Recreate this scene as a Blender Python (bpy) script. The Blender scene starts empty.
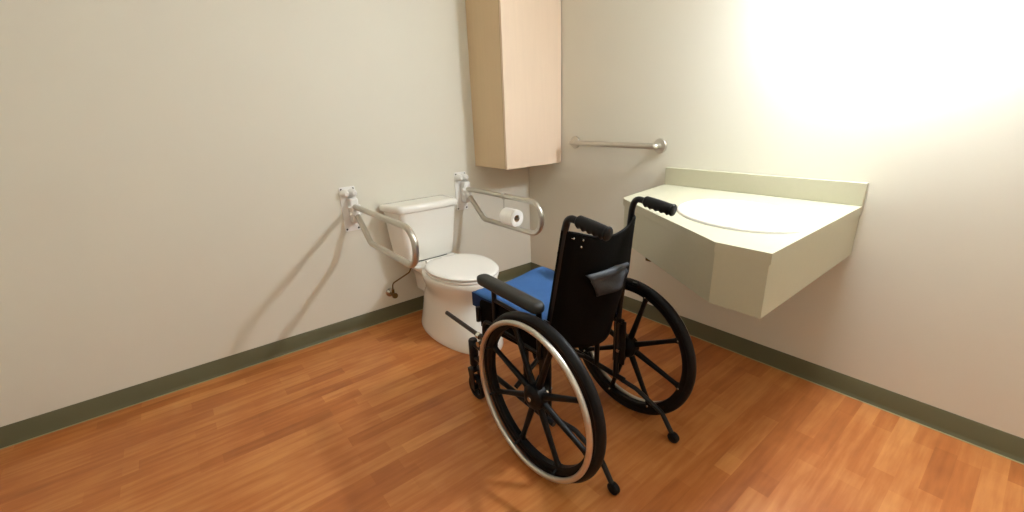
import bpy, bmesh, math, random
from mathutils import Vector, Matrix, noise
random.seed(7)
S = bpy.context.scene
COL = S.collection
PI = math.pi

# ------------------------------------------------------------------ materials
def mat(name, col, rough=.5, metal=0.0, spec=.5, noise_amt=0, nscale=20, bump=0, bscale=200, coat=0, aniso=None):
    m = bpy.data.materials.new(name); m.use_nodes = True
    nt = m.node_tree; b = nt.nodes['Principled BSDF']
    b.inputs['Base Color'].default_value = (*col, 1)
    b.inputs['Roughness'].default_value = rough
    b.inputs['Metallic'].default_value = metal
    b.inputs['Specular IOR Level'].default_value = spec
    b.inputs['Coat Weight'].default_value = coat
    b.inputs['Coat Roughness'].default_value = .1
    tc = nt.nodes.new('ShaderNodeTexCoord')
    if noise_amt:
        n = nt.nodes.new('ShaderNodeTexNoise'); n.inputs['Scale'].default_value = nscale; n.inputs['Detail'].default_value = 4
        r = nt.nodes.new('ShaderNodeMapRange'); r.inputs['To Min'].default_value = 1-noise_amt; r.inputs['To Max'].default_value = 1+noise_amt
        mx = nt.nodes.new('ShaderNodeVectorMath'); mx.operation = 'SCALE'; mx.inputs[0].default_value = col
        mp = nt.nodes.new('ShaderNodeMapping')
        nt.links.new(tc.outputs['Object'], mp.inputs[0]); nt.links.new(mp.outputs[0], n.inputs['Vector'])
        if aniso: mp.inputs['Scale'].default_value = aniso
        nt.links.new(n.outputs['Fac'], r.inputs['Value']); nt.links.new(r.outputs[0], mx.inputs['Scale'])
        nt.links.new(mx.outputs[0], b.inputs['Base Color'])
    if bump:
        n2 = nt.nodes.new('ShaderNodeTexNoise'); n2.inputs['Scale'].default_value = bscale; n2.inputs['Detail'].default_value = 3
        bp = nt.nodes.new('ShaderNodeBump'); bp.inputs['Strength'].default_value = bump; bp.inputs['Distance'].default_value = .002
        nt.links.new(tc.outputs['Object'], n2.inputs['Vector']); nt.links.new(n2.outputs['Fac'], bp.inputs['Height'])
        nt.links.new(bp.outputs[0], b.inputs['Normal'])
    return m

def srgb(r, g, b):
    f = lambda c: (c/255/12.92) if c/255 <= .04045 else ((c/255+.055)/1.055)**2.4
    return (f(r), f(g), f(b))

M = {}
M['wall'] = mat('wall_paint', srgb(220, 216, 202), .55, spec=.35, noise_amt=.02, nscale=3, bump=.08, bscale=350)
M['ceil'] = mat('ceiling_paint', srgb(235, 232, 222), .8)
M['base'] = mat('cove_base_vinyl', srgb(94, 91, 64), .45, noise_amt=.05, nscale=8)
M['caulk'] = mat('caulk_line', srgb(165, 160, 120), .5)
M['maple'] = mat('maple_laminate', srgb(226, 203, 180), .5, spec=.3, noise_amt=.035, nscale=6, aniso=(9, 9, .6))
M['maple_side'] = mat('maple_side_laminate', srgb(214, 190, 154), .5, spec=.3, noise_amt=.04, nscale=6, aniso=(9, 9, .6))
M['edge'] = mat('edge_banding', srgb(150, 120, 84), .5)
M['steel'] = mat('satin_steel', srgb(200, 195, 184), .3, metal=.9, noise_amt=.05, nscale=40)
M['rimsteel'] = mat('hand_rim_aluminium', srgb(205, 200, 190), .28, metal=.85)
M['chrome'] = mat('chrome_fitting', srgb(210, 208, 200), .15, metal=1)
M['whitecoat'] = mat('white_powder_coat', srgb(236, 234, 230), .35)
M['hole'] = mat('screw_dark', srgb(70, 66, 60), .5, metal=.5)
M['porc'] = mat('porcelain', srgb(240, 238, 230), .12, spec=.55, coat=.3)
M['seat'] = mat('toilet_seat_plastic', srgb(243, 240, 234), .25)
M['gap'] = mat('rubber_gasket', srgb(70, 68, 66), .6)
M['brass'] = mat('aged_brass', srgb(120, 92, 48), .35, metal=.8)
M['counter'] = mat('counter_laminate', srgb(188, 184, 160), .35, spec=.4, noise_amt=.03, nscale=60)
M['sink'] = mat('sink_porcelain', srgb(248, 248, 244), .1, spec=.55, coat=.3)
M['black'] = mat('black_frame_paint', (.005, .005, .006), .3, spec=.35)
M['rubber'] = mat('black_rubber', (.005, .005, .0055), .5, spec=.22, bump=.1)
M['mag'] = mat('black_nylon_wheel', (.003, .003, .0033), .4, spec=.22)
M['vinyl'] = mat('black_vinyl_upholstery', (.0015, .0014, .0013), .6, spec=.08, bump=.25, bscale=120)
M['pad'] = mat('armrest_foam', (.022, .022, .019), .5, spec=.4, bump=.15, bscale=300)
M['flap'] = mat('grey_pouch_fabric', srgb(46, 50, 56), .6, noise_amt=.15, nscale=30, bump=.3, bscale=150)
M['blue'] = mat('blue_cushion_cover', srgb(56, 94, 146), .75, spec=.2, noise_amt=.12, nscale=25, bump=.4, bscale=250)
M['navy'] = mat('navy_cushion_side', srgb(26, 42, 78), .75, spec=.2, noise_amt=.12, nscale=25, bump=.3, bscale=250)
M['lever'] = mat('worn_dark_lever', srgb(52, 40, 32), .45)
M['paper'] = mat('toilet_paper', srgb(246, 243, 238), .9, bump=.3, bscale=120)
M['card'] = mat('cardboard_core', srgb(165, 140, 110), .9)

def floor_mat():
    m = bpy.data.materials.new('wood_vinyl_floor'); m.use_nodes = True
    nt = m.node_tree; b = nt.nodes['Principled BSDF']; L = nt.links.new; N = nt.nodes.new
    tc = N('ShaderNodeTexCoord')
    mp = N('ShaderNodeMapping'); mp.inputs['Rotation'].default_value = (0, 0, 0)
    L(tc.outputs['Object'], mp.inputs[0])
    def brick(w, h, off, shift):
        mm = N('ShaderNodeMapping'); mm.inputs['Location'].default_value = shift
        L(mp.outputs[0], mm.inputs[0])
        k = N('ShaderNodeTexBrick'); k.inputs['Scale'].default_value = 1
        k.inputs['Brick Width'].default_value = w; k.inputs['Row Height'].default_value = h
        k.inputs['Mortar Size'].default_value = 0.0; k.offset = off; k.offset_frequency = 2; k.squash = 1
        k.inputs['Color1'].default_value = (0, 0, 0, 1); k.inputs['Color2'].default_value = (1, 1, 1, 1)
        k.inputs['Mortar'].default_value = (.4, .4, .4, 1)
        L(mm.outputs[0], k.inputs['Vector']); return k
    b1 = brick(.42, .062, .37, (0, 0, 0)); b2 = brick(.61, .062, .61, (.13, 0, 0))
    g = N('ShaderNodeTexNoise'); gm = N('ShaderNodeMapping'); gm.inputs['Scale'].default_value = (2.2, 22, 1)
    L(mp.outputs[0], gm.inputs[0]); L(gm.outputs[0], g.inputs['Vector']); g.inputs['Scale'].default_value = 2; g.inputs['Detail'].default_value = 6
    g2 = N('ShaderNodeTexNoise'); L(mp.outputs[0], g2.inputs['Vector']); g2.inputs['Scale'].default_value = 5; g2.inputs['Detail'].default_value = 3
    def math_(op, a, bb):
        n = N('ShaderNodeMath'); n.operation = op
        for i, v in ((0, a), (1, bb)):
            if isinstance(v, (int, float)): n.inputs[i].default_value = v
            else: L(v, n.inputs[i])
        return n.outputs[0]
    s = math_('ADD', math_('MULTIPLY', b1.outputs['Color'], .20), math_('MULTIPLY', b2.outputs['Color'], .14))
    s = math_('ADD', s, math_('MULTIPLY', g.outputs['Fac'], .5))
    s = math_('ADD', s, math_('MULTIPLY', g2.outputs['Fac'], .36))
    r = N('ShaderNodeValToRGB'); L(s, r.inputs[0]); e = r.color_ramp.elements
    e[0].position = .22; e[0].color = (*srgb(138, 76, 36), 1)
    e[1].position = .92; e[1].color = (*srgb(212, 148, 86), 1)
    k = r.color_ramp.elements.new(.55); k.color = (*srgb(178, 106, 54), 1)
    L(r.outputs[0], b.inputs['Base Color'])
    b.inputs['Roughness'].default_value = .36; b.inputs['Specular IOR Level'].default_value = .4
    bp = N('ShaderNodeBump'); bp.inputs['Strength'].default_value = .12; bp.inputs['Distance'].default_value = .002
    L(g.outputs['Fac'], bp.inputs['Height']); L(bp.outputs[0], b.inputs['Normal'])
    return m
M['floor'] = floor_mat()

def emit_mat(name, col, st):
    m = bpy.data.materials.new(name); m.use_nodes = True
    b = m.node_tree.nodes['Principled BSDF']
    b.inputs['Base Color'].default_value = (.9, .9, .9, 1)
    b.inputs['Emission Color'].default_value = (*col, 1); b.inputs['Emission Strength'].default_value = st
    return m

# ------------------------------------------------------------------ mesh helpers
def V(*a): return Vector(a)

def obj(name, bm, m, parent=None, smooth=40, bevel=0, solid=0, sub=0):
    bmesh.ops.recalc_face_normals(bm, faces=bm.faces)
    me = bpy.data.meshes.new(name); bm.to_mesh(me); bm.free()
    for p in me.polygons: p.use_smooth = True
    me.set_sharp_from_angle(angle=math.radians(smooth))
    ms = m if isinstance(m, (list, tuple)) else [m]
    for x in ms: me.materials.append(x)
    o = bpy.data.objects.new(name, me); COL.objects.link(o)
    if parent: o.parent = parent
    if solid:
        k = o.modifiers.new('thickness', 'SOLIDIFY'); k.thickness = solid; k.offset = 0
    if bevel:
        k = o.modifiers.new('bevel', 'BEVEL'); k.width = bevel; k.segments = 3; k.limit_method = 'ANGLE'; k.angle_limit = math.radians(40)
        k.harden_normals = False
    if sub:
        k = o.modifiers.new('sub', 'SUBSURF'); k.levels = sub; k.render_levels = sub
    return o

def box(bm, lo, hi, rot=None, at=None):
    r = bmesh.ops.create_cube(bm, size=1)
    sx, sy, sz = (hi[i]-lo[i] for i in range(3)); c = [(hi[i]+lo[i])/2 for i in range(3)]
    mtx = Matrix.Translation(c) @ Matrix.Diagonal((sx, sy, sz, 1))
    if rot is not None: mtx = Matrix.Translation(at or c) @ rot @ Matrix.Translation([-(at or c)[i] for i in range(3)]) @ mtx
    bmesh.ops.transform(bm, matrix=mtx, verts=r['verts'])
    return r['verts']

def frame_of(t, up=None):
    t = t.normalized(); a = up or (V(0, 0, 1) if abs(t.z) < .9 else V(1, 0, 0))
    n = (a - t*a.dot(t)).normalized(); return n, t.cross(n)

def fillet(pts, r, n=7):
    pts = [Vector(p) for p in pts]; out = [pts[0]]
    for i in range(1, len(pts)-1):
        p = pts[i]; a = (pts[i-1]-p); b = (pts[i+1]-p); rr = r[i-1] if isinstance(r, (list, tuple)) else r
        la, lb = a.length, b.length; a.normalize(); b.normalize()
        ang = a.angle(b)
        if ang > PI-.03 or rr <= 0: out.append(p); continue
        d = min(rr/math.tan(ang/2), la*.49, lb*.49); rr2 = d*math.tan(ang/2)
        bis = (a+b).normalized(); c = p + bis*(rr2/math.sin(ang/2))
        s = p+a*d-c; e = p+b*d-c; w = s.angle(e); ax = s.cross(e).normalized()
        for k in range(n+1): out.append(c + Matrix.Rotation(w*k/n, 3, ax) @ s)
    out.append(pts[-1]); return out

def tube(bm, pts, r, seg=14, caps=True, closed=False, sc=(1, 1)):
    pts = [Vector(p) for p in pts]; n = len(pts)
    rr = r if isinstance(r, (list, tuple)) else [r]*n
    rings = []; prev = None
    for i, p in enumerate(pts):
        if closed: t = pts[(i+1) % n]-pts[i-1]
        else: t = pts[min(i+1, n-1)]-pts[max(i-1, 0)]
        t.normalize()
        if prev is None: N_, B_ = frame_of(t)
        else:
            N_ = prev - t*prev.dot(t); N_.normalize(); B_ = t.cross(N_)
        prev = N_
        rings.append([bm.verts.new(p + (N_*math.cos(2*PI*k/seg)*sc[0] + B_*math.sin(2*PI*k/seg)*sc[1])*rr[i]) for k in range(seg)])
    m = n if closed else n-1
    for i in range(m):
        a, b = rings[i], rings[(i+1) % n]
        for k in range(seg): bm.faces.new((a[k], a[(k+1) % seg], b[(k+1) % seg], b[k]))
    if caps and not closed:
        bm.faces.new(rings[0]); bm.faces.new(rings[-1][::-1])
    return rings

def ring_path(c, R_, n=72, axis='x'):
    out = []
    for k in range(n):
        a = 2*PI*k/n
        if axis == 'x': out.append(V(c[0], c[1]+R_*math.cos(a), c[2]+R_*math.sin(a)))
        else: out.append(V(c[0]+R_*math.cos(a), c[1]+R_*math.sin(a), c[2]))
    return out

def lathe(bm, prof, c, axis='z', seg=32, sx=1, sy=1):
    """prof: list of (radius, height along axis)"""
    rings = []
    for r, h in prof:
        ring = []
        for k in range(seg):
            a = 2*PI*k/seg; p = (r*math.cos(a)*sx, r*math.sin(a)*sy, h)
            if axis == 'x': p = (h, r*math.cos(a), r*math.sin(a))
            if axis == 'y': p = (r*math.cos(a), h, r*math.sin(a))
            ring.append(bm.verts.new((c[0]+p[0], c[1]+p[1], c[2]+p[2])))
        rings.append(ring)
    for i in range(len(rings)-1):
        for k in range(seg): bm.faces.new((rings[i][k], rings[i][(k+1) % seg], rings[i+1][(k+1) % seg], rings[i+1][k]))
    if tuple(prof[0]) != tuple(prof[-1]):
        if prof[0][0] > 0: bm.faces.new(rings[0])
        if prof[-1][0] > 0: bm.faces.new(rings[-1][::-1])
    bmesh.ops.remove_doubles(bm, verts=bm.verts, dist=1e-6)
    return rings

def loft(bm, rings, cap0=True, cap1=True):
    vr = [[bm.verts.new(p) for p in ring] for ring in rings]; n = len(vr[0])
    for i in range(len(vr)-1):
        for k in range(n): bm.faces.new((vr[i][k], vr[i][(k+1) % n], vr[i+1][(k+1) % n], vr[i+1][k]))
    if cap0: bm.faces.new(vr[0])
    if cap1: bm.faces.new(vr[-1][::-1])
    return vr

def rrect(cx, cy, hx, hy, r, z, n=6, bow=0):
    """rounded rectangle ring in plan; bow pushes the front (-y) side out"""
    out = []
    for (sx, sy, a0) in ((1, 1, 0), (-1, 1, PI/2), (-1, -1, PI), (1, -1, 1.5*PI)):
        for k in range(n+1):
            a = a0 + (PI/2)*k/n
            out.append([cx+sx*(hx-r)+r*math.cos(a), cy+sy*(hy-r)+r*math.sin(a), z])
        if bow and (sx, sy) == (-1, -1):
            for k in range(1, 8):
                t = k/8; out.append([cx-(hx-r)+2*(hx-r)*t, cy-hy, z])
    for p in out:
        if bow and p[1] < cy: p[1] -= bow*(1-((p[0]-cx)/hx)**2)*min(1, (cy-p[1])/hy)
    return [tuple(p) for p in out]

def empty(name, loc, label, cat, group=None):
    o = bpy.data.objects.new(name, None); COL.objects.link(o); o.location = loc; o.empty_display_size = .05
    o['label'] = label; o['category'] = cat
    if group: o['group'] = group
    return o
def struct(name, bm, m, **k):
    o = obj(name, bm, m, **k); o['kind'] = 'structure'; return o
def tag(o, label, cat, group=None):
    o['label'] = label; o['category'] = cat
    if group: o['group'] = group
    return o

# ------------------------------------------------------------------ room
X0, Y0, H = -3.1, -3.3, 2.44
b = bmesh.new(); box(b, (X0, Y0, -.05), (0, 0, 0)); struct('floor', b, M['floor'])
b = bmesh.new(); box(b, (X0-.1, 0, -.05), (.1, .1, H)); struct('wall_back', b, M['wall'])
b = bmesh.new(); box(b, (0, Y0, -.05), (.1, 0, H)); struct('wall_right', b, M['wall'])
b = bmesh.new(); box(b, (X0-.1, Y0, -.05), (X0, 0, H)); struct('wall_left', b, M['wall'])
b = bmesh.new(); box(b, (X0-.1, Y0-.1, -.05), (.1, Y0, H)); struct('wall_front', b, M['wall'])
b = bmesh.new(); box(b, (X0-.1, Y0-.1, H), (.1, .1, H+.1)); struct('ceiling', b, M['ceil'])

def base_profile(h=.092, t=.004, toe=.012):
    # (distance out of wall, height)
    return [(0, 0), (toe, 0), (toe-.001, .003), (t+.003, .010), (t, .018), (t, h-.003), (t-.002, h), (0, h)]
def baseboard(name, a, b_, out):
    bm = bmesh.new(); a = Vector(a); b_ = Vector(b_); out = Vector(out)
    loft(bm, [[p+out*d+V(0, 0, z) for d, z in base_profile()] for p in (a, b_)])
    return struct(name, bm, M['base'])
baseboard('baseboard_back', (X0, 0, 0), (0, 0, 0), (0, -1, 0))
baseboard('baseboard_right', (0, Y0, 0), (0, 0, 0), (-1, 0, 0))
b = bmesh.new(); box(b, (X0+.001, -.017, 0), (-.013, -.012, .0025)); struct('trim_1', b, M['caulk'])
b = bmesh.new(); box(b, (-.017, Y0+.001, 0), (-.012, -.013, .0025)); struct('trim_2', b, M['caulk'])

# ------------------------------------------------------------------ wall cabinet
cab = empty('wall_cabinet', (-.245, 0, .925), 'tall maple laminate wall cabinet hanging in the corner above the right grab rail', 'cabinet')
def P(o, name, bm, m, **k):      # part with world coordinates under an empty placed in the world
    c = obj(name, bm, m, **k); c.parent = o; c.matrix_parent_inverse = Matrix.Translation(-Vector(o.location)); return c
zc, zt = .925, 2.12; xl, xr, yf = -.489, -.006, -.357
b = bmesh.new()
box(b, (xl, yf+.02, zc), (xl+.018, -.001, zt)); box(b, (xr-.018, yf+.02, zc), (xr, -.001, zt))
box(b, (xl+.018, yf+.02, zc+.0), (xr-.018, -.001, zc+.018)); box(b, (xl+.018, yf+.02, zt-.018), (xr-.018, -.001, zt))
box(b, (xl+.018, -.008, zc+.018), (xr-.018, -.001, zt-.018))
P(cab, 'carcass', b, M['maple_side'], bevel=.0008)
b = bmesh.new(); box(b, (xl, yf, zc-.002), (xr, yf+.0175, zt)); P(cab, 'door', b, M['maple'], bevel=.0015)
b = bmesh.new(); box(b, (xl+.0005, yf+.0172, zc), (xl+.02, yf+.0202, zt-.002)); P(cab, 'edge_strip', b, M['edge'])

# ------------------------------------------------------------------ wall grab bar (right wall)
gb = empty('grab_bar', (0, -.80, 1.06), 'straight brushed steel grab bar fixed to the right wall above the vanity end', 'grab bar')
y1, y2, zb, so = -.485, -1.125, 1.060, .050
for yy, zz in ((y1, 1.063), (y2, 1.060)):
    b = bmesh.new(); lathe(b, [(0, 0), (.041, 0), (.041, -.004), (.038, -.009), (.024, -.012), (.020, -.013), (0, -.013)], (-.001, yy, zz), 'x', 36); P(gb, 'flange', b, M['steel'])
b = bmesh.new(); tube(b, fillet([(-.012, y1, 1.063), (-so, y1, 1.063), (-so, y2, 1.06), (-.012, y2, 1.06)], .028, 8), .016, 18); P(gb, 'bar', b, M['steel'])

# ------------------------------------------------------------------ swing-down rails beside the toilet
def fold_rail(name, px, ax, label):
    """px centre of wall plate, ax plane of the bent tube"""
    e = empty(name, (px, 0, .77), label, 'grab rail', 'hinged grab rails beside the toilet')
    b = bmesh.new(); hw = .046
    loft(b, [rrect(px, 0, hw, .130, .006, 0, 4)]*1 + [rrect(px, 0, hw, .130, .006, .0055, 4)])
    bmesh.ops.transform(b, matrix=Matrix.Translation((0, -.0005, .766)) @ Matrix.Rotation(PI/2, 4, 'X'), verts=b.verts)
    P(e, 'wall_plate', b, M['whitecoat'], bevel=.001)
    for sx in (-1, 1):
        for sz in (-1, 1):
            b = bmesh.new(); lathe(b, [(0, -.009), (.0035, -.009), (.0055, -.0075), (.006, -.006)], (px+sx*.034, 0, .766+sz*.117), 'y', 12); P(e, 'screw', b, M['hole'])
    # hinge housing: cheeks, block and round bosses
    b = bmesh.new()
    box(b, (ax-.024, -.062, .690), (ax+.024, -.005, .835))
    P(e, 'hinge_housing', b, M['whitecoat'], bevel=.010)
    b = bmesh.new()
    lathe(b, [(0, -.060), (.010, -.060), (.019, -.045), (.023, -.020), (.024, -.004)], (px-.022, 0, .862), 'y', 20); P(e, 'hinge_knob', b, M['whitecoat'])
    b = bmesh.new()
    lathe(b, [(0, -.060), (.010, -.060), (.019, -.045), (.023, -.020), (.024, -.004)], (px+.022, 0, .862), 'y', 20); P(e, 'hinge_knob', b, M['whitecoat'])
    for zz in (.783, .745):
        b = bmesh.new(); lathe(b, [(0, -.034), (.009, -.034), (.011, -.031), (.011, .031), (.009, .034), (0, .034)], (ax, -.048, zz), 'x', 16); P(e, 'pivot_pin', b, M['whitecoat'])
    b = bmesh.new()
    path = fillet([(ax, -.055, .785), (ax, -.80, .785), (ax, -.80, .600), (ax, -.236, .603), (ax, -.075, .742)], [.088, .088, .05], 12)
    tube(b, path, .0158, 18); P(e, 'rail_tube', b, M['steel'])
    b = bmesh.new(); tube(b, [(ax, -.052, .7595), (ax, -.085, .7345)], .0185, 16); P(e, 'collar', b, M['whitecoat'])
    return e
r1 = fold_rail('hinged_grab_rail', -1.388, -1.375, 'looped steel fold-down grab rail on white wall plate, left of the toilet tank')
r2 = fold_rail('hinged_grab_rail', -.622, -.604, 'looped steel fold-down grab rail under the cabinet, right of the toilet tank')

# roll hanging from the right rail
tp = empty('toilet_roll', (-.604, -.53, .66), 'white toilet paper roll hanging inside the right looped rail', 'toilet paper')
b = bmesh.new(); R_, r_ = .052, .021
lathe(b, [(r_, -.055), (R_-.003, -.055), (R_, -.052), (R_, .052), (R_-.003, .055), (r_, .055), (r_, -.055)], (-.604, -.528, .664), 'y', 40); P(tp, 'paper', b, M['paper'])
b = bmesh.new(); lathe(b, [(r_-.0015, -.054), (r_, -.054), (r_, .054), (r_-.0015, .054), (r_-.0015, -.054)], (-.604, -.528, .664), 'y', 30); P(tp, 'core', b, M['card'])
b = bmesh.new()
tube(b, fillet([(-.604, -.465, .80), (-.604, -.458, .70), (-.604, -.458, .6645), (-.604, -.598, .6645), (-.604, -.602, .680)], .01, 4), .0035, 8)
h = obj('roll_hanger', b, M['steel']); tag(h, 'thin wire hanger hooked on the right rail, carrying the paper roll', 'roll holder')
tube_top = bmesh.new(); tube(tube_top, ring_path((-.604, -.465, .785), .0185, 20, 'y') if False else [V(-.604+.019*math.cos(a), -.465, .785+.019*math.sin(a)) for a in [2*PI*k/20 for k in range(20)]], .003, 8, closed=True)
hk = obj('hook', tube_top, M['steel'], h)

# ------------------------------------------------------------------ toilet
CX = -.975
toi = empty('toilet', (CX, -.4, 0), 'white two-piece toilet with closed lid against the wall between the two looped rails', 'toilet')
def egg(cx, cy, a, bf, bb, z, n=48, flat=None):
    """a half width, bf front length (toward -y), bb back length"""
    out = []
    for k in range(n):
        t = 2*PI*k/n; c, s = math.cos(t), math.sin(t)
        y = cy + (s*bb if s > 0 else s*bf)
        ex = 1.0 if s < 0 else .80
        x = cx + a*(abs(c)**ex)*(1 if c > 0 else -1)
        if flat is not None: y = min(y, flat)
        out.append((x, y, z))
    return out
# pedestal and bowl, one continuous casting
b = bmesh.new()
prof = [  # z, half width, front reach, back reach, centre y
    (.000, .180, .375, .340, -.44), (.012, .183, .378, .340, -.44), (.03, .181, .374, .335, -.44), (.07, .172, .355, .33, -.44), (.14, .161, .315, .32, -.44),
    (.20, .152, .275, .31, -.435), (.245, .150, .255, .29, -.44), (.285, .160, .255, .265, -.445), (.325, .181, .275, .24, -.45),
    (.362, .194, .297, .23, -.45), (.392, .196, .302, .23, -.45), (.398, .192, .298, .225, -.45)]
loft(b, [egg(CX+.012*min(1, z/.3), cy, a, f, k, z) for z, a, f, k, cy in prof]); P(toi, 'bowl', b, M['porc'], smooth=60)
# rear deck carrying the tank
b = bmesh.new()
loft(b, [rrect(CX, -.165, w, .125, .05, z, 6) for z, w in ((.20, .085), (.29, .092), (.335, .112), (.365, .142), (.385, .160), (.400, .163), (.404, .156))]); P(toi, 'rear_deck', b, M['porc'], smooth=60)
# seat and lid
b = bmesh.new()
def ringz(z, g): return egg(CX+.016, -.475, .194-g, .278-g, .210-g, z, flat=-.280)
loft(b, [ringz(.400, .008), ringz(.402, .001), ringz(.410, 0), ringz(.414, .004)]); P(toi, 'seat', b, M['seat'], smooth=50)
b = bmesh.new()
loft(b, [ringz(.4195, .009), ringz(.4215, .001), ringz(.428, -.001), ringz(.434, .004), ringz(.438, .016), ringz(.440, .05), ringz(.441, .10)]); P(toi, 'lid', b, M['seat'], smooth=50)
for sx in (-1, 1):
    b = bmesh.new(); lathe(b, [(0, -.022), (.012, -.022), (.014, -.018), (.014, .018), (.012, .022), (0, .022)], (CX+sx*.075, -.272, .424), 'x', 16); P(toi, 'seat_hinge', b, M['seat'])
for sx in (-1, 1):
    b = bmesh.new(); lathe(b, [(.015, -.012), (.014, .006), (.009, .012), (0, .013)], (CX+sx*.146, -.40, .052), 'z', 16, sx=.75)
    bmesh.ops.transform(b, matrix=Matrix.Translation((CX+sx*.146, -.40, .052)) @ Matrix.Rotation(sx*math.radians(72), 4, 'Y') @ Matrix.Translation((-(CX+sx*.146), .40, -.052)), verts=b.verts)
    P(toi, 'bolt_cap', b, M['seat'])
# tank
b = bmesh.new()
tk = [(.409, .146, .072, .03), (.415, .156, .079, .03), (.43, .160, .083, .028), (.55, .172, .089, .026), (.70, .186, .094, .026), (.727, .188, .095, .026)]
def flare(ring):   # the casting is wider at its back than at its front
    return [(CX-.008+(x_-CX)*(1+.13*(y_+.21)/.2)-.016*(y_+.21)/.2, y_, z_) for x_, y_, z_ in ring]
loft(b, [flare(rrect(CX, -.022-hy, hx, hy, r, z, 6, bow=.012)) for z, hx, hy, r in tk]); tank = P(toi, 'tank', b, M['porc'], smooth=50)
b = bmesh.new()
ld = [(.7275, .190, .098), (.729, .198, .103), (.735, .202, .107), (.757, .202, .107), (.765, .198, .103), (.769, .188, .094), (.770, .15, .06)]
loft(b, [flare(rrect(CX, -.118, hx, hy, .022, z, 6, bow=.010)) for z, hx, hy in ld]); P(toi, 'tank_lid', b, M['porc'], smooth=50)
b = bmesh.new(); loft(b, [rrect(CX, -.105, .120, .068, .03, .4035, 6), rrect(CX, -.105, .120, .068, .03, .4105, 6)]); P(toi, 'tank_gasket', b, M['gap'])

# supply valve
sv = empty('supply_valve', (-1.217, 0, .187), 'small brass water valve low on the wall, left of the toilet base', 'valve')
b = bmesh.new(); lathe(b, [(0, 0), (.030, 0), (.028, -.006), (.012, -.012), (.009, -.014), (0, -.014)], (-1.217, -.001, .187), 'y', 28); P(sv, 'escutcheon', b, M['chrome'])
b = bmesh.new(); tube(b, [(-1.217, -.012, .187), (-1.217, -.075, .187)], .009, 14); tube(b, [(-1.217, -.055, .187), (-1.217, -.055, .222)], .009, 14)
lathe(b, [(.014, -.040), (.014, -.070), (0, -.070)], (-1.217, 0, .187), 'y', 14); P(sv, 'valve_body', b, M['brass'])
b = bmesh.new(); lathe(b, [(0, -.074), (.017, -.074), (.019, -.079), (.017, -.086), (0, -.088)], (-1.217, 0, .187), 'y', 20, ); P(sv, 'handle', b, M['brass'])
b = bmesh.new()
hp = fillet([(-1.217, -.055, .215), (-1.214, -.055, .262), (-1.165, -.065, .285), (-1.105, -.085, .318), (-1.085, -.10, .372), (-1.083, -.10, .417)], .03, 6)
tube(b, hp, .0045, 10); P(sv, 'supply_hose', b, M['brass'])

# ------------------------------------------------------------------ vanity
A = V(-.486, -1.25, 0); dd = V(-.51, -.86, 0).normalized(); nn = V(dd.y*-1, dd.x, 0)   # nn points into the counter
if nn.x < 0: nn = -nn
van = empty('vanity_counter', (-.3, -1.7, .86), 'cream laminate vanity counter with angled deep front apron on the right wall', 'counter')
E_ = A + dd*.765; YE = -2.075
poly = [V(-.001, -1.18, 0), A+V(.03, .004, 0), A+V(.008, -.002, 0), A+dd*.03+nn*0, E_, V(E_.x, YE, 0), V(-.001, YE, 0)]
cs = A + dd*.465 + nn*.285; SA, SB = .275, .207
def ellipse(c, a, b_, z, n=56): return [c + dd*(a*math.cos(2*PI*k/n)) + nn*(b_*math.sin(2*PI*k/n)) + V(0, 0, z) for k in range(n)]
def plate_with_hole(bm, poly, hole, z0, z1):
    for z, flip in ((z0, True), (z1, False)):
        ov = [bm.verts.new((p.x, p.y, z)) for p in poly]; hv = [bm.verts.new((p.x, p.y, z)) for p in hole]
        es = [bm.edges.new((ov[i], ov[(i+1) % len(ov)])) for i in range(len(ov))] + [bm.edges.new((hv[i], hv[(i+1) % len(hv)])) for i in range(len(hv))]
        bmesh.ops.triangle_fill(bm, edges=es, use_beauty=True)
        if flip: o0, h0 = ov, hv
        else: o1, h1 = ov, hv
    for a, c in ((o0, o1), (h0, h1)):
        for i in range(len(a)): bm.faces.new((a[i], a[(i+1) % len(a)], c[(i+1) % len(a)], c[i]))
b = bmesh.new(); plate_with_hole(b, poly, ellipse(cs, SA-.015, SB-.015, 0), .820, .854)
P(van, 'worktop', b, M['counter'], smooth=30)
def apron(bm, pts, z0, z1, t):
    for i in range(len(pts)-1):
        a, c = pts[i], pts[i+1]; d = (c-a).normalized(); n_ = V(-d.y, d.x, 0)
        if n_.dot(cs-a) < 0: n_ = -n_
        q = [a, c, c+n_*t, a+n_*t]
        loft(bm, [[(p.x, p.y, z) for p in q] for z in (z0, z1)])
ap = [V(-.002, -1.187, 0), A+V(.02, -.004, 0), A+V(.004, -.014, 0), A+dd*.03+nn*.002, E_+nn*.003, V(E_.x+.003, YE+.005, 0), V(-.002, YE+.005, 0)]
b = bmesh.new(); apron(b, ap, .645, .820, .018); P(van, 'apron', b, M['counter'], smooth=30)
b = bmesh.new(); box(b, (-.021, YE, .8545), (-.001, -1.181, .947)); P(van, 'backsplash', b, M['counter'], bevel=.002)
b = bmesh.new(); c0 = A+dd*.27+nn*.03
box(b, (c0.x-.014, c0.y-.014, .622), (c0.x+.014, c0.y+.014, .66)); P(van, 'bracket', b, M['brass'], bevel=.003)
b = bmesh.new(); box(b, (-.05, YE+.03, .70), (-.001, -1.22, .82)); P(van, 'wall_cleat', b, M['counter'])
sk = empty('sink', (cs.x, cs.y, .86), 'white oval drop-in basin set in the cream vanity counter', 'sink')
b = bmesh.new()
ringS = lambda g, z: [tuple(p) for p in ellipse(cs, SA-g, SB-g, z)]
loft(b, [ringS(0, .8545), ringS(.001, .860), ringS(.008, .866), ringS(.020, .867), ringS(.032, .862), ringS(.040, .845), ringS(.052, .79), ringS(.085, .74), ringS(.14, .715), ringS(.185, .710)], cap0=False, cap1=True)
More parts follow.
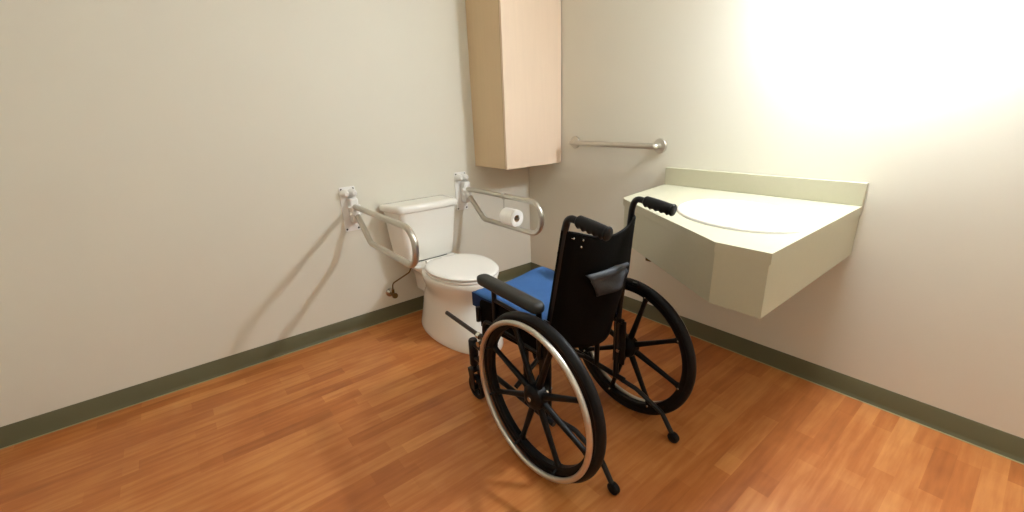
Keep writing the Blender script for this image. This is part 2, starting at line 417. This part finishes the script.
P(sk, 'basin', b, M['sink'], smooth=70)
b = bmesh.new(); lathe(b, [(0, .0135), (.016, .0135), (.021, .012), (.022, .009), (0, .009)], (cs.x, cs.y, .703), 'z', 24); P(sk, 'drain', b, M['chrome'])

# ------------------------------------------------------------------ lights (vanity fixture over the basin, added fill dome on ceiling)
fx = empty('vanity_light', (0, -2.06, 1.84), 'white light fixture on the right wall above the vanity', 'light fixture')
b = bmesh.new(); box(b, (-.115, -2.23, 1.79), (-.001, -1.89, 1.88)); P(fx, 'housing', b, M['whitecoat'], bevel=.006)
b = bmesh.new()
loft(b, [[(-.155+.045*math.cos(PI/2+2*PI*k/20), y, 1.835+.045*math.sin(PI/2+2*PI*k/20)) for k in range(20)] for y in (-2.17, -1.95)])
VAN_E = 340
P(fx, 'diffuser', b, emit_mat('vanity_diffuser', (.93, 1, 1.07), VAN_E))
dm = empty('fill_dome', (-1.9, -1.7, H), 'round white dome on the ceiling, added out of view as soft fill light', 'fill light')
b = bmesh.new(); lathe(b, [(.20, 0), (.20, -.02), (.18, -.02)], (-1.9, -1.7, H), 'z', 40); P(dm, 'pan', b, M['whitecoat'])
b = bmesh.new(); lathe(b, [(.18, -.018), (.172, -.045), (.14, -.07), (.08, -.088), (0, -.094)], (-1.9, -1.7, H), 'z', 40)
P(dm, 'dome', b, emit_mat('fill_dome_glow', (.93, 1, 1.06), 11))  # unseen dome added as weak fill to lift the ambient level

# ------------------------------------------------------------------ wheelchair
MX, MY = -1.069, -1.557
wc = empty('wheelchair', (MX, MY, 0), 'black folding wheelchair with large spoked wheels, parked facing the toilet wall', 'wheelchair')
W = lambda name, bm, m, par=None, **k: obj(name, bm, m, parent=par or wc, **k)   # coordinates: x right, y forward, z up
AX = .308
def rear_wheel(sx, phase, AX):
    DR = AX-.308
    u = sx*.2614
    b = bmesh.new()   # moulded rim
    lathe(b, [(.255, -.010), (.260, -.014), (.272, -.015), (.284, -.013), (.284, .013), (.272, .015), (.260, .014), (.255, .010), (.255, -.010)], (u, 0, AX), 'x', 96)
    w = W('rear_wheel', b, M['mag'], smooth=35)
    b = bmesh.new()   # tyre with flat-ish tread
    prof = []
    for k in range(17):
        a = 2*PI*(k % 16)/16; prof.append((.290+DR+.018*math.cos(a), .0165*math.sin(a)))
    lathe(b, prof, (u, 0, AX), 'x', 96); W('tyre', b, M['rubber'], w, smooth=60)
    b = bmesh.new()
    lathe(b, [(0, -.034), (.018, -.034), (.034, -.030), (.046, -.020), (.048, 0), (.046, .016), (.028, .024), (0, .024)] if sx > 0 else
             [(0, -.024), (.028, -.024), (.046, -.016), (.048, 0), (.046, .020), (.034, .030), (.018, .034), (0, .034)], (u, 0, AX), 'x', 40)
    if sx < 0: bmesh.ops.transform(b, matrix=Matrix.Translation((2*u, 0, 0)) @ Matrix.Diagonal((-1, 1, 1, 1)), verts=b.verts)
    W('hub', b, M['mag'], w)
    b = bmesh.new(); lathe(b, [(0, sx*.036), (.009, sx*.036), (.011, sx*.030), (.011, sx*.02)], (u, 0, AX), 'x', 16); W('axle_cap', b, M['chrome'], w)
    for k in range(8):
        a = math.radians(phase+45*k); c, s = math.cos(a), math.sin(a)
        b = bmesh.new(); rd = V(0, c, s); tg = V(0, -s, c)
        rings = []
        for r, hw, ht in ((.030, .0125, .011), (.10, .0105, .010), (.20, .0085, .0085), (.240, .0095, .0085), (.256, .0150, .010)):
            p0 = V(u, 0, AX)+rd*r; q = []
            for kk in range(12):
                t = 2*PI*kk/12
                q.append(p0+tg*hw*math.copysign(abs(math.cos(t))**.6, math.cos(t))+V(ht*math.copysign(abs(math.sin(t))**.6, math.sin(t)), 0, 0))
            rings.append(q)
        loft(b, rings); W('spoke', b, M['mag'], w)
    b = bmesh.new(); uo = u+sx*(.039 if sx < 0 else .035)
    tube(b, ring_path((uo, 0, AX), (.2800+DR if sx < 0 else .2715), 96), .0100, 14, closed=True); W('hand_rim', b, M['rimsteel'], w, smooth=80)
    for k in range(8):
        a = math.radians(phase+45*k); c, s = math.cos(a), math.sin(a)
        b = bmesh.new(); tube(b, [V(u+sx*.006, .262*c, AX+.262*s), V(u+sx*.034, .271*c, AX+.271*s)], .005, 8)
        W('rim_standoff', b, M['mag'], w)
    for k in range(8):
        a = math.radians(phase+45*k); c, s = math.cos(a), math.sin(a)
        b = bmesh.new(); lathe(b, [(0, -sx*.019), (.003, -sx*.019), (.0045, -sx*.0165), (.0045, -sx*.010)], (u, .262*c, AX+.262*s), 'x', 10); W('rim_screw', b, M['chrome'], w)
    return w
rear_wheel(-1, 20, .3105)
rear_wheel(1, 17, .3055)

# frame: each side frame, then the cross brace
TR = .0115
SIDE = {-1: dict(post=-.203, dv=.004, top=.951), 1: dict(post=.188, dv=.048, top=.945)}
FU = .205
for sx in (-1, 1):
    d = SIDE[sx]; u = sx*FU; pu = d['post']; dv = d['dv']
    b = bmesh.new()
    # seat rail, front upright, lower rail
    tube(b, fillet([(u, -.01, .44), (u, .385, .45), (u, .40, .20), (u, -.03, .175)], .045, 6), TR, 14)
    tube(b, [(u, .12, .445), (u, .12, .182)], TR, 12)
    W('side_frame', b, M['black'])
    b = bmesh.new()   # back post running into push handle
    zt = d['top']
    path = fillet([(u, .015, .172), (u, .012, .46), (pu, -.085+dv, zt-.03), (pu, -.098+dv, zt+.012), (pu, -.246+dv, zt-.010)], [.3, .1, .062], 9)
    tube(b, path, TR, 14); post = W('back_post', b, M['black'])
    b = bmesh.new()   # grip with finger ridges underneath
    p0 = V(pu, -.137+dv, zt+.0065); p1 = V(pu, -.252+dv, zt-.011); dr = (p1-p0)
    n = 40; seg = 20; rings = []
    nrm = V(0, dr.z, -dr.y).normalized()
    if nrm.z < 0: nrm = -nrm
    for i in range(n+1):
        t = i/n; c = p0+dr*t
        r = .0192 + .0012*math.sin(PI*t)
        if t < .04: r *= .80+.2*t/.04
        if t > .94: r = .0215
        if t > .985: r = .0195
        ring = []
        for k in range(seg):
            a = 2*PI*k/seg; dn = max(0, -math.sin(a)); rr = r
            if .06 < t < .92: rr += dn**1.2*(.0035 - .0055*abs(math.sin(PI*(t-.06)/.86*4.5))**.8)
            ring.append(c + V(1, 0, 0)*math.cos(a)*rr*.9 + nrm*math.sin(a)*rr)
        rings.append(ring)
    loft(b, rings); W('push_grip', b, M['rubber'], post, smooth=60)
    # axle plate
    b = bmesh.new(); box(b, (sx*(FU+.006)-.005, -.022, .24), (sx*(FU+.006)+.005, .036, .44)); W('axle_plate', b, M['black'], bevel=.003)
    b = bmesh.new(); tube(b, [(sx*.19, 0, AX), (sx*.25, 0, AX)], .008, 12); lathe(b, [(.018, -.006), (.018, .006), (0, .006)], (sx*.222, 0, AX), 'x', 16); W('axle', b, M['chrome'])
    # anti tipper
    b = bmesh.new(); at = -.148 if sx < 0 else .222
    au = at
    zt2 = .028
    tube(b, fillet([(sx*FU if sx < 0 else .205, .12, .182), (au, -.08, .150), (au, -.205, .105), (au, -.262, zt2)], [.1, .03], 6), .0098, 12)
    an = W('anti_tipper', b, M['black'])
    b = bmesh.new()
    lathe(b, [(0, -.012), (.008, -.013), (.016, -.012), (.0215, -.008), (.0225, 0), (.0215, .008), (.016, .012), (.008, .013), (0, .012)], (au, -.264, .0227), 'x', 26); W('tip_wheel', b, M['rubber'], an)
    # caster
    cu = sx*.200; cy = .487; cs_ = .498
    b = bmesh.new(); tube(b, fillet([(cu, cs_, .172), (cu, cs_, .180), (cu, cs_, .300), (cu, cs_, .306)], 0), [.017, .021, .021, .016], 18); tube(b, [(cu, cs_, .215), (u, .40, .225)], .012, 12); tube(b, [(cu, cs_, .285), (u, .398, .285)], .012, 12)
    hs = W('caster_housing', b, M['black'])
    b = bmesh.new()
    for s2 in (-1, 1):
        fp = ((cs_-.022, .150), (cs_+.022, .150), (cy+.014, .058), (cy-.012, .048))
        loft(b, [[(cu+s2*.022-.0025, y, z) for y, z in fp], [(cu+s2*.022+.0025, y, z) for y, z in fp]])
    box(b, (cu-.0245, cs_-.023, .147), (cu+.0245, cs_+.023, .157)); tube(b, [(cu, cs_, .150), (cu, cs_, .175)], .009, 12)
    W('caster_fork', b, M['black'], hs)
    b = bmesh.new(); rr = .060
    prof = [(.040, -.012), (.052, -.0135), (.058, -.010), (.060, 0), (.058, .010), (.052, .0135), (.040, .012), (.040, -.012)]
    lathe(b, prof, (cu, cy, rr+.0005), 'x', 40); cw = W('caster_wheel', b, M['rubber'], hs)
    b = bmesh.new()
    lathe(b, [(.037, -.008), (.041, -.010), (.041, .010), (.037, .008), (.037, -.008)], (cu, cy, rr+.0005), 'x', 32)
    lathe(b, [(0, -.019), (.010, -.019), (.012, -.010), (.012, .010), (.010, .019), (0, .019)], (cu, cy, rr+.0005), 'x', 20)
    for k in range(5):
        a = 2*PI*k/5+.3; tube(b, [(cu, cy+.008*math.cos(a), rr+.008*math.sin(a)), (cu, cy+.040*math.cos(a), rr+.040*math.sin(a))], .005, 8)
    W('caster_hub', b, M['mag'], hs)
    # wheel lock with long lever reaching forward
    b = bmesh.new(); lu = sx*.219
    tube(b, [(lu, .380, .362), (lu*.98, .690, .372)], .0098, 12); lv = W('brake_lever', b, M['lever'])
    b = bmesh.new(); tube(b, [(lu, .405, .3625), (lu, .425, .363)], .0135, 14); tube(b, [(lu-.004*sx, .400, .325), (lu-.004*sx, .420, .35)], .007, 10)
    lathe(b, [(0, -.006), (.012, -.006), (.012, .006), (0, .006)], (lu+.010*sx, .405, .330), 'x', 14); W('brake_clamp', b, M['chrome'], lv)
    b = bmesh.new(); box(b, (lu-.006, .33, .325), (lu+.006, .40, .375)); tube(b, [(lu, .345, .33), (sx*.262, .333, .315)], .009, 12); W('brake_block', b, M['black'], lv, bevel=.003)
    # armrest
    hu = sx*.218
    b = bmesh.new()
    tube(b, [(hu, .288, .42), (hu, .288, .632)], .0105, 14); tube(b, [(hu, .028, .43), (hu, .028, .622)], .0105, 14)
    tube(b, [(hu, .288, .572), (hu, .028, .564)], .0085, 12)
    ar = W('armrest_frame', b, M['black'])
    b = bmesh.new()
    rings = []; PU = sx*.222
    for i in range(33):
        t = i/32; y = .378-.372*t
        e0 = min(t/.10, 1); e1 = min((1-t)/.08, 1); e = math.sqrt(max(0.0, 1-(1-e0)**2))*math.sqrt(max(0.0, 1-(1-e1)**2)); e = max(e, .25)
        zc_ = .643 - .014*t; hx = .028*e; hz = .021*e**.7
        rings.append([(PU+hx*math.copysign(abs(math.cos(a))**.55, math.cos(a)), y, zc_+hz*math.copysign(abs(math.sin(a))**.7, math.sin(a))) for a in [2*PI*k/20 for k in range(20)]])
    loft(b, rings); W('armrest_pad', b, M['pad'], ar, smooth=60)
    b = bmesh.new(); lathe(b, [(0, -.012), (.006, -.012), (.006, .012), (0, .012)], (PU+.018*sx, -.034, .605), 'y', 12); W('armrest_latch', b, M['chrome'] if False else M['black'], ar)
    # side guard
    b = bmesh.new()
    g = [(.045, .43), (.045, .590), (.06, .603), (.295, .614), (.317, .600), (.40, .555), (.405, .41), (.33, .40), (.30, .42)]
    g = [(.035, .43), (.035, .564), (.286, .571), (.290, .545), (.392, .538), (.405, .522), (.405, .41)]
    gu = sx*.209
    loft(b, [[(gu+k_*.002, y, z) for y, z in g] for k_ in (-1, 1)])
    W('side_guard', b, M['vinyl'], bevel=.0015)
    b = bmesh.new(); tube(b, [(hu+sx*.006, .40, .44), (hu+sx*.006, .40, .505)], .010, 12); W('front_socket', b, M['black'])

# cross brace
for s in (-1, 1):
    b = bmesh.new(); v = .20+.012*s
    tube(b, [(-s*.19, v, .195), (s*.19, v, .44)], .0105, 12); W('cross_brace', b, M['black'])
b = bmesh.new(); tube(b, [(0, .175, .3175), (0, .225, .3175)], .009, 12); W('brace_bolt', b, M['chrome'])
b = bmesh.new(); box(b, (-.012, .03, .20), (.10, .15, .275)) if False else tube(b, [(-.19, .12, .195), (-.10, .16, .235)], .010, 12); W('brace_link', b, M['black'])

# seat sling
def sheet(nx, ny, f):
    bm = bmesh.new(); vs = [[bm.verts.new(f(i/nx, j/ny)) for i in range(nx+1)] for j in range(ny+1)]
    for j in range(ny):
        for i in range(nx): bm.faces.new((vs[j][i], vs[j][i+1], vs[j+1][i+1], vs[j+1][i]))
    return bm
b = sheet(16, 10, lambda s, t: (-.205+.41*s, .41-.40*t, .464-.012*math.sin(PI*s)))
W('seat_sling', b, M['vinyl'], solid=.006)
# backrest sling: wraps posts, bulges to the rear
def post_pt(sx, z):
    d = SIDE[sx]; u0 = sx*FU; t = max(0, min(1, (z-.46)/((d['top']-.03)-.46)))
    return u0+(d['post']-u0)*t, .012+(-.085+d['dv']-.012)*t
def back(s, t):
    sm = math.sin(PI*s)
    top = .922*(1-s)+.895*s - .040*sm
    bot = .500*(1-s)+.475*s - .045*sm
    z = bot+(top-bot)*t
    zl = .49+(.915-.49)*t
    ul, vl = post_pt(-1, zl); ur, vr = post_pt(1, zl)
    u = ul+(ur-ul)*s; v = vl+(vr-vl)*s - .016 - .045*sm**.8*(1-.25*t) - .004*math.sin(9*t+4*s)*sm
    if s > .5 and t < .5: u -= .075*(1-t/.5)*((s-.5)/.5)**1.5
    e = min(s, 1-s)
    if e < .05: v += .018*(1-e/.05)
    return (u + (-.013 if s < .5 else .013)*(1-min(e/.08, 1)), v, z)
b = sheet(36, 30, back); bp_ = W('backrest', b, M['vinyl'], solid=.007, smooth=80)
# hem rolled along the top edge
b = bmesh.new(); tube(b, [V(*back(k/30, .992)) for k in range(1, 30)], .0055, 8); W('top_hem', b, M['vinyl'], bp_)
# fasteners near the left post
for (s, t) in ((.05, .955), (.13, .955), (.12, .90)):
    p = V(*back(s, t)); b = bmesh.new(); lathe(b, [(.0038, .004), (.0036, -.0045), (.002, -.006), (0, -.006)], p+V(0, -.003, 0), 'y', 10); W('fastener', b, M['chrome'], bp_)
# hanging pouch flap on the right half of the back
def flap(s, t):
    xa = -.130+.238*s; z0 = .760-.020*s+.008*math.sin(3*s); z1 = .656+.036*s
    xa2 = -.052+.190*s
    x = xa+(xa2-xa)*t; z = z0+(z1-z0)*t
    # sits on the rear face of the sling
    ss = (x+.203)/.39; ss = min(max(ss, .02), .98); tt = (z-.46)/(.87-.46)
    v = back(ss, tt)[1]-.010-.012*math.exp(-((t-.16)/.10)**2)-.020*t*math.sin(PI*min(1, s*1.1))-.007*math.sin(9*s+4*t)*t-.005*abs(math.sin(5*s-3*t))
    return (x, v, z)
b = sheet(18, 10, flap); W('pouch_flap', b, M['flap'], bp_, solid=.004, smooth=80)

# ------------------------------------------------------------------ seat cushion (lies on the sling)
def cushion():
    bm = bmesh.new(); n = 22; m_ = 22; top = []; bot = []
    u0, u1, v0, v1 = -.186, .232, .022, .500
    def pt(s, t, z):
        u = u0+(u1-u0)*s; v = v0+(v1-v0)*t
        return u, v, z
    for j in range(m_+1):
        rt, rb = [], []
        for i in range(n+1):
            s, t = i/n, j/m_; e = min(s, 1-s, t, 1-t)
            ed = min(e/.07, 1); dome = .014*math.sqrt(max(0, 1-(1-ed)**2))
            z = .531 + dome + .006*noise.noise(V(s*4, t*4, 1)) + .010*math.exp(-((s-.85)**2+(t-.92)**2)/.03) - .014*math.exp(-((s-.40)**2)/.02)*t
            u, v, z = pt(s, t, z)
            rt.append(bm.verts.new((u, v, z)))
            zb = .463 if abs(u) > .21 else .470 - .010*math.sin(PI*max(0, min(1, (u+.205)/.41)))
            rb.append(bm.verts.new((u, v, max(zb, .464))))
        top.append(rt); bot.append(rb)
    fs = []
    for j in range(m_):
        for i in range(n):
            bm.faces.new((top[j][i], top[j][i+1], top[j+1][i+1], top[j+1][i]))
            bm.faces.new((bot[j][i], bot[j+1][i], bot[j+1][i+1], bot[j][i+1]))
    for j in range(m_):
        fs.append(bm.faces.new((top[j][0], top[j+1][0], bot[j+1][0], bot[j][0]))); fs.append(bm.faces.new((top[j][n], bot[j][n], bot[j+1][n], top[j+1][n])))
    for i in range(n):
        fs.append(bm.faces.new((top[0][i], bot[0][i], bot[0][i+1], top[0][i+1]))); fs.append(bm.faces.new((top[m_][i], top[m_][i+1], bot[m_][i+1], bot[m_][i])))
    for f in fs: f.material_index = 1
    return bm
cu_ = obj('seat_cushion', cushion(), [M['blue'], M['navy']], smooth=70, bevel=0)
cu_.location = (MX, MY, 0)
tag(cu_, 'blue fabric seat cushion lying on the wheelchair seat', 'cushion')

# ------------------------------------------------------------------ camera
f, yaw, pitch, roll, cx, cy, cz = 427.045, -.6643, .3227, -.0389, -2.1715, -2.5221, 1.2627
cam = bpy.data.cameras.new('camera'); co = bpy.data.objects.new('camera', cam); COL.objects.link(co)
fw = V(-math.sin(yaw)*math.cos(pitch), math.cos(yaw)*math.cos(pitch), -math.sin(pitch))
r0 = V(math.cos(yaw), math.sin(yaw), 0); u0 = r0.cross(fw)
r = r0*math.cos(roll)+u0*math.sin(roll); u = -r0*math.sin(roll)+u0*math.cos(roll)
mw = Matrix(((r.x, u.x, -fw.x, cx), (r.y, u.y, -fw.y, cy), (r.z, u.z, -fw.z, cz), (0, 0, 0, 1)))
co.matrix_world = mw
cam.sensor_fit = 'HORIZONTAL'; cam.sensor_width = 36; cam.lens = f/1024*36; cam.clip_start = .02
S.camera = co

w = bpy.data.worlds.new('world'); S.world = w; w.use_nodes = True
w.node_tree.nodes['Background'].inputs[0].default_value = (.9, .85, .75, 1); w.node_tree.nodes['Background'].inputs[1].default_value = .1
vs = S.view_settings; vs.view_transform = 'Standard'; vs.look = 'None'; vs.gamma = 1; vs.use_curve_mapping = False; vs.exposure = 0.0
S.cycles.max_bounces = 12; S.cycles.diffuse_bounces = 6
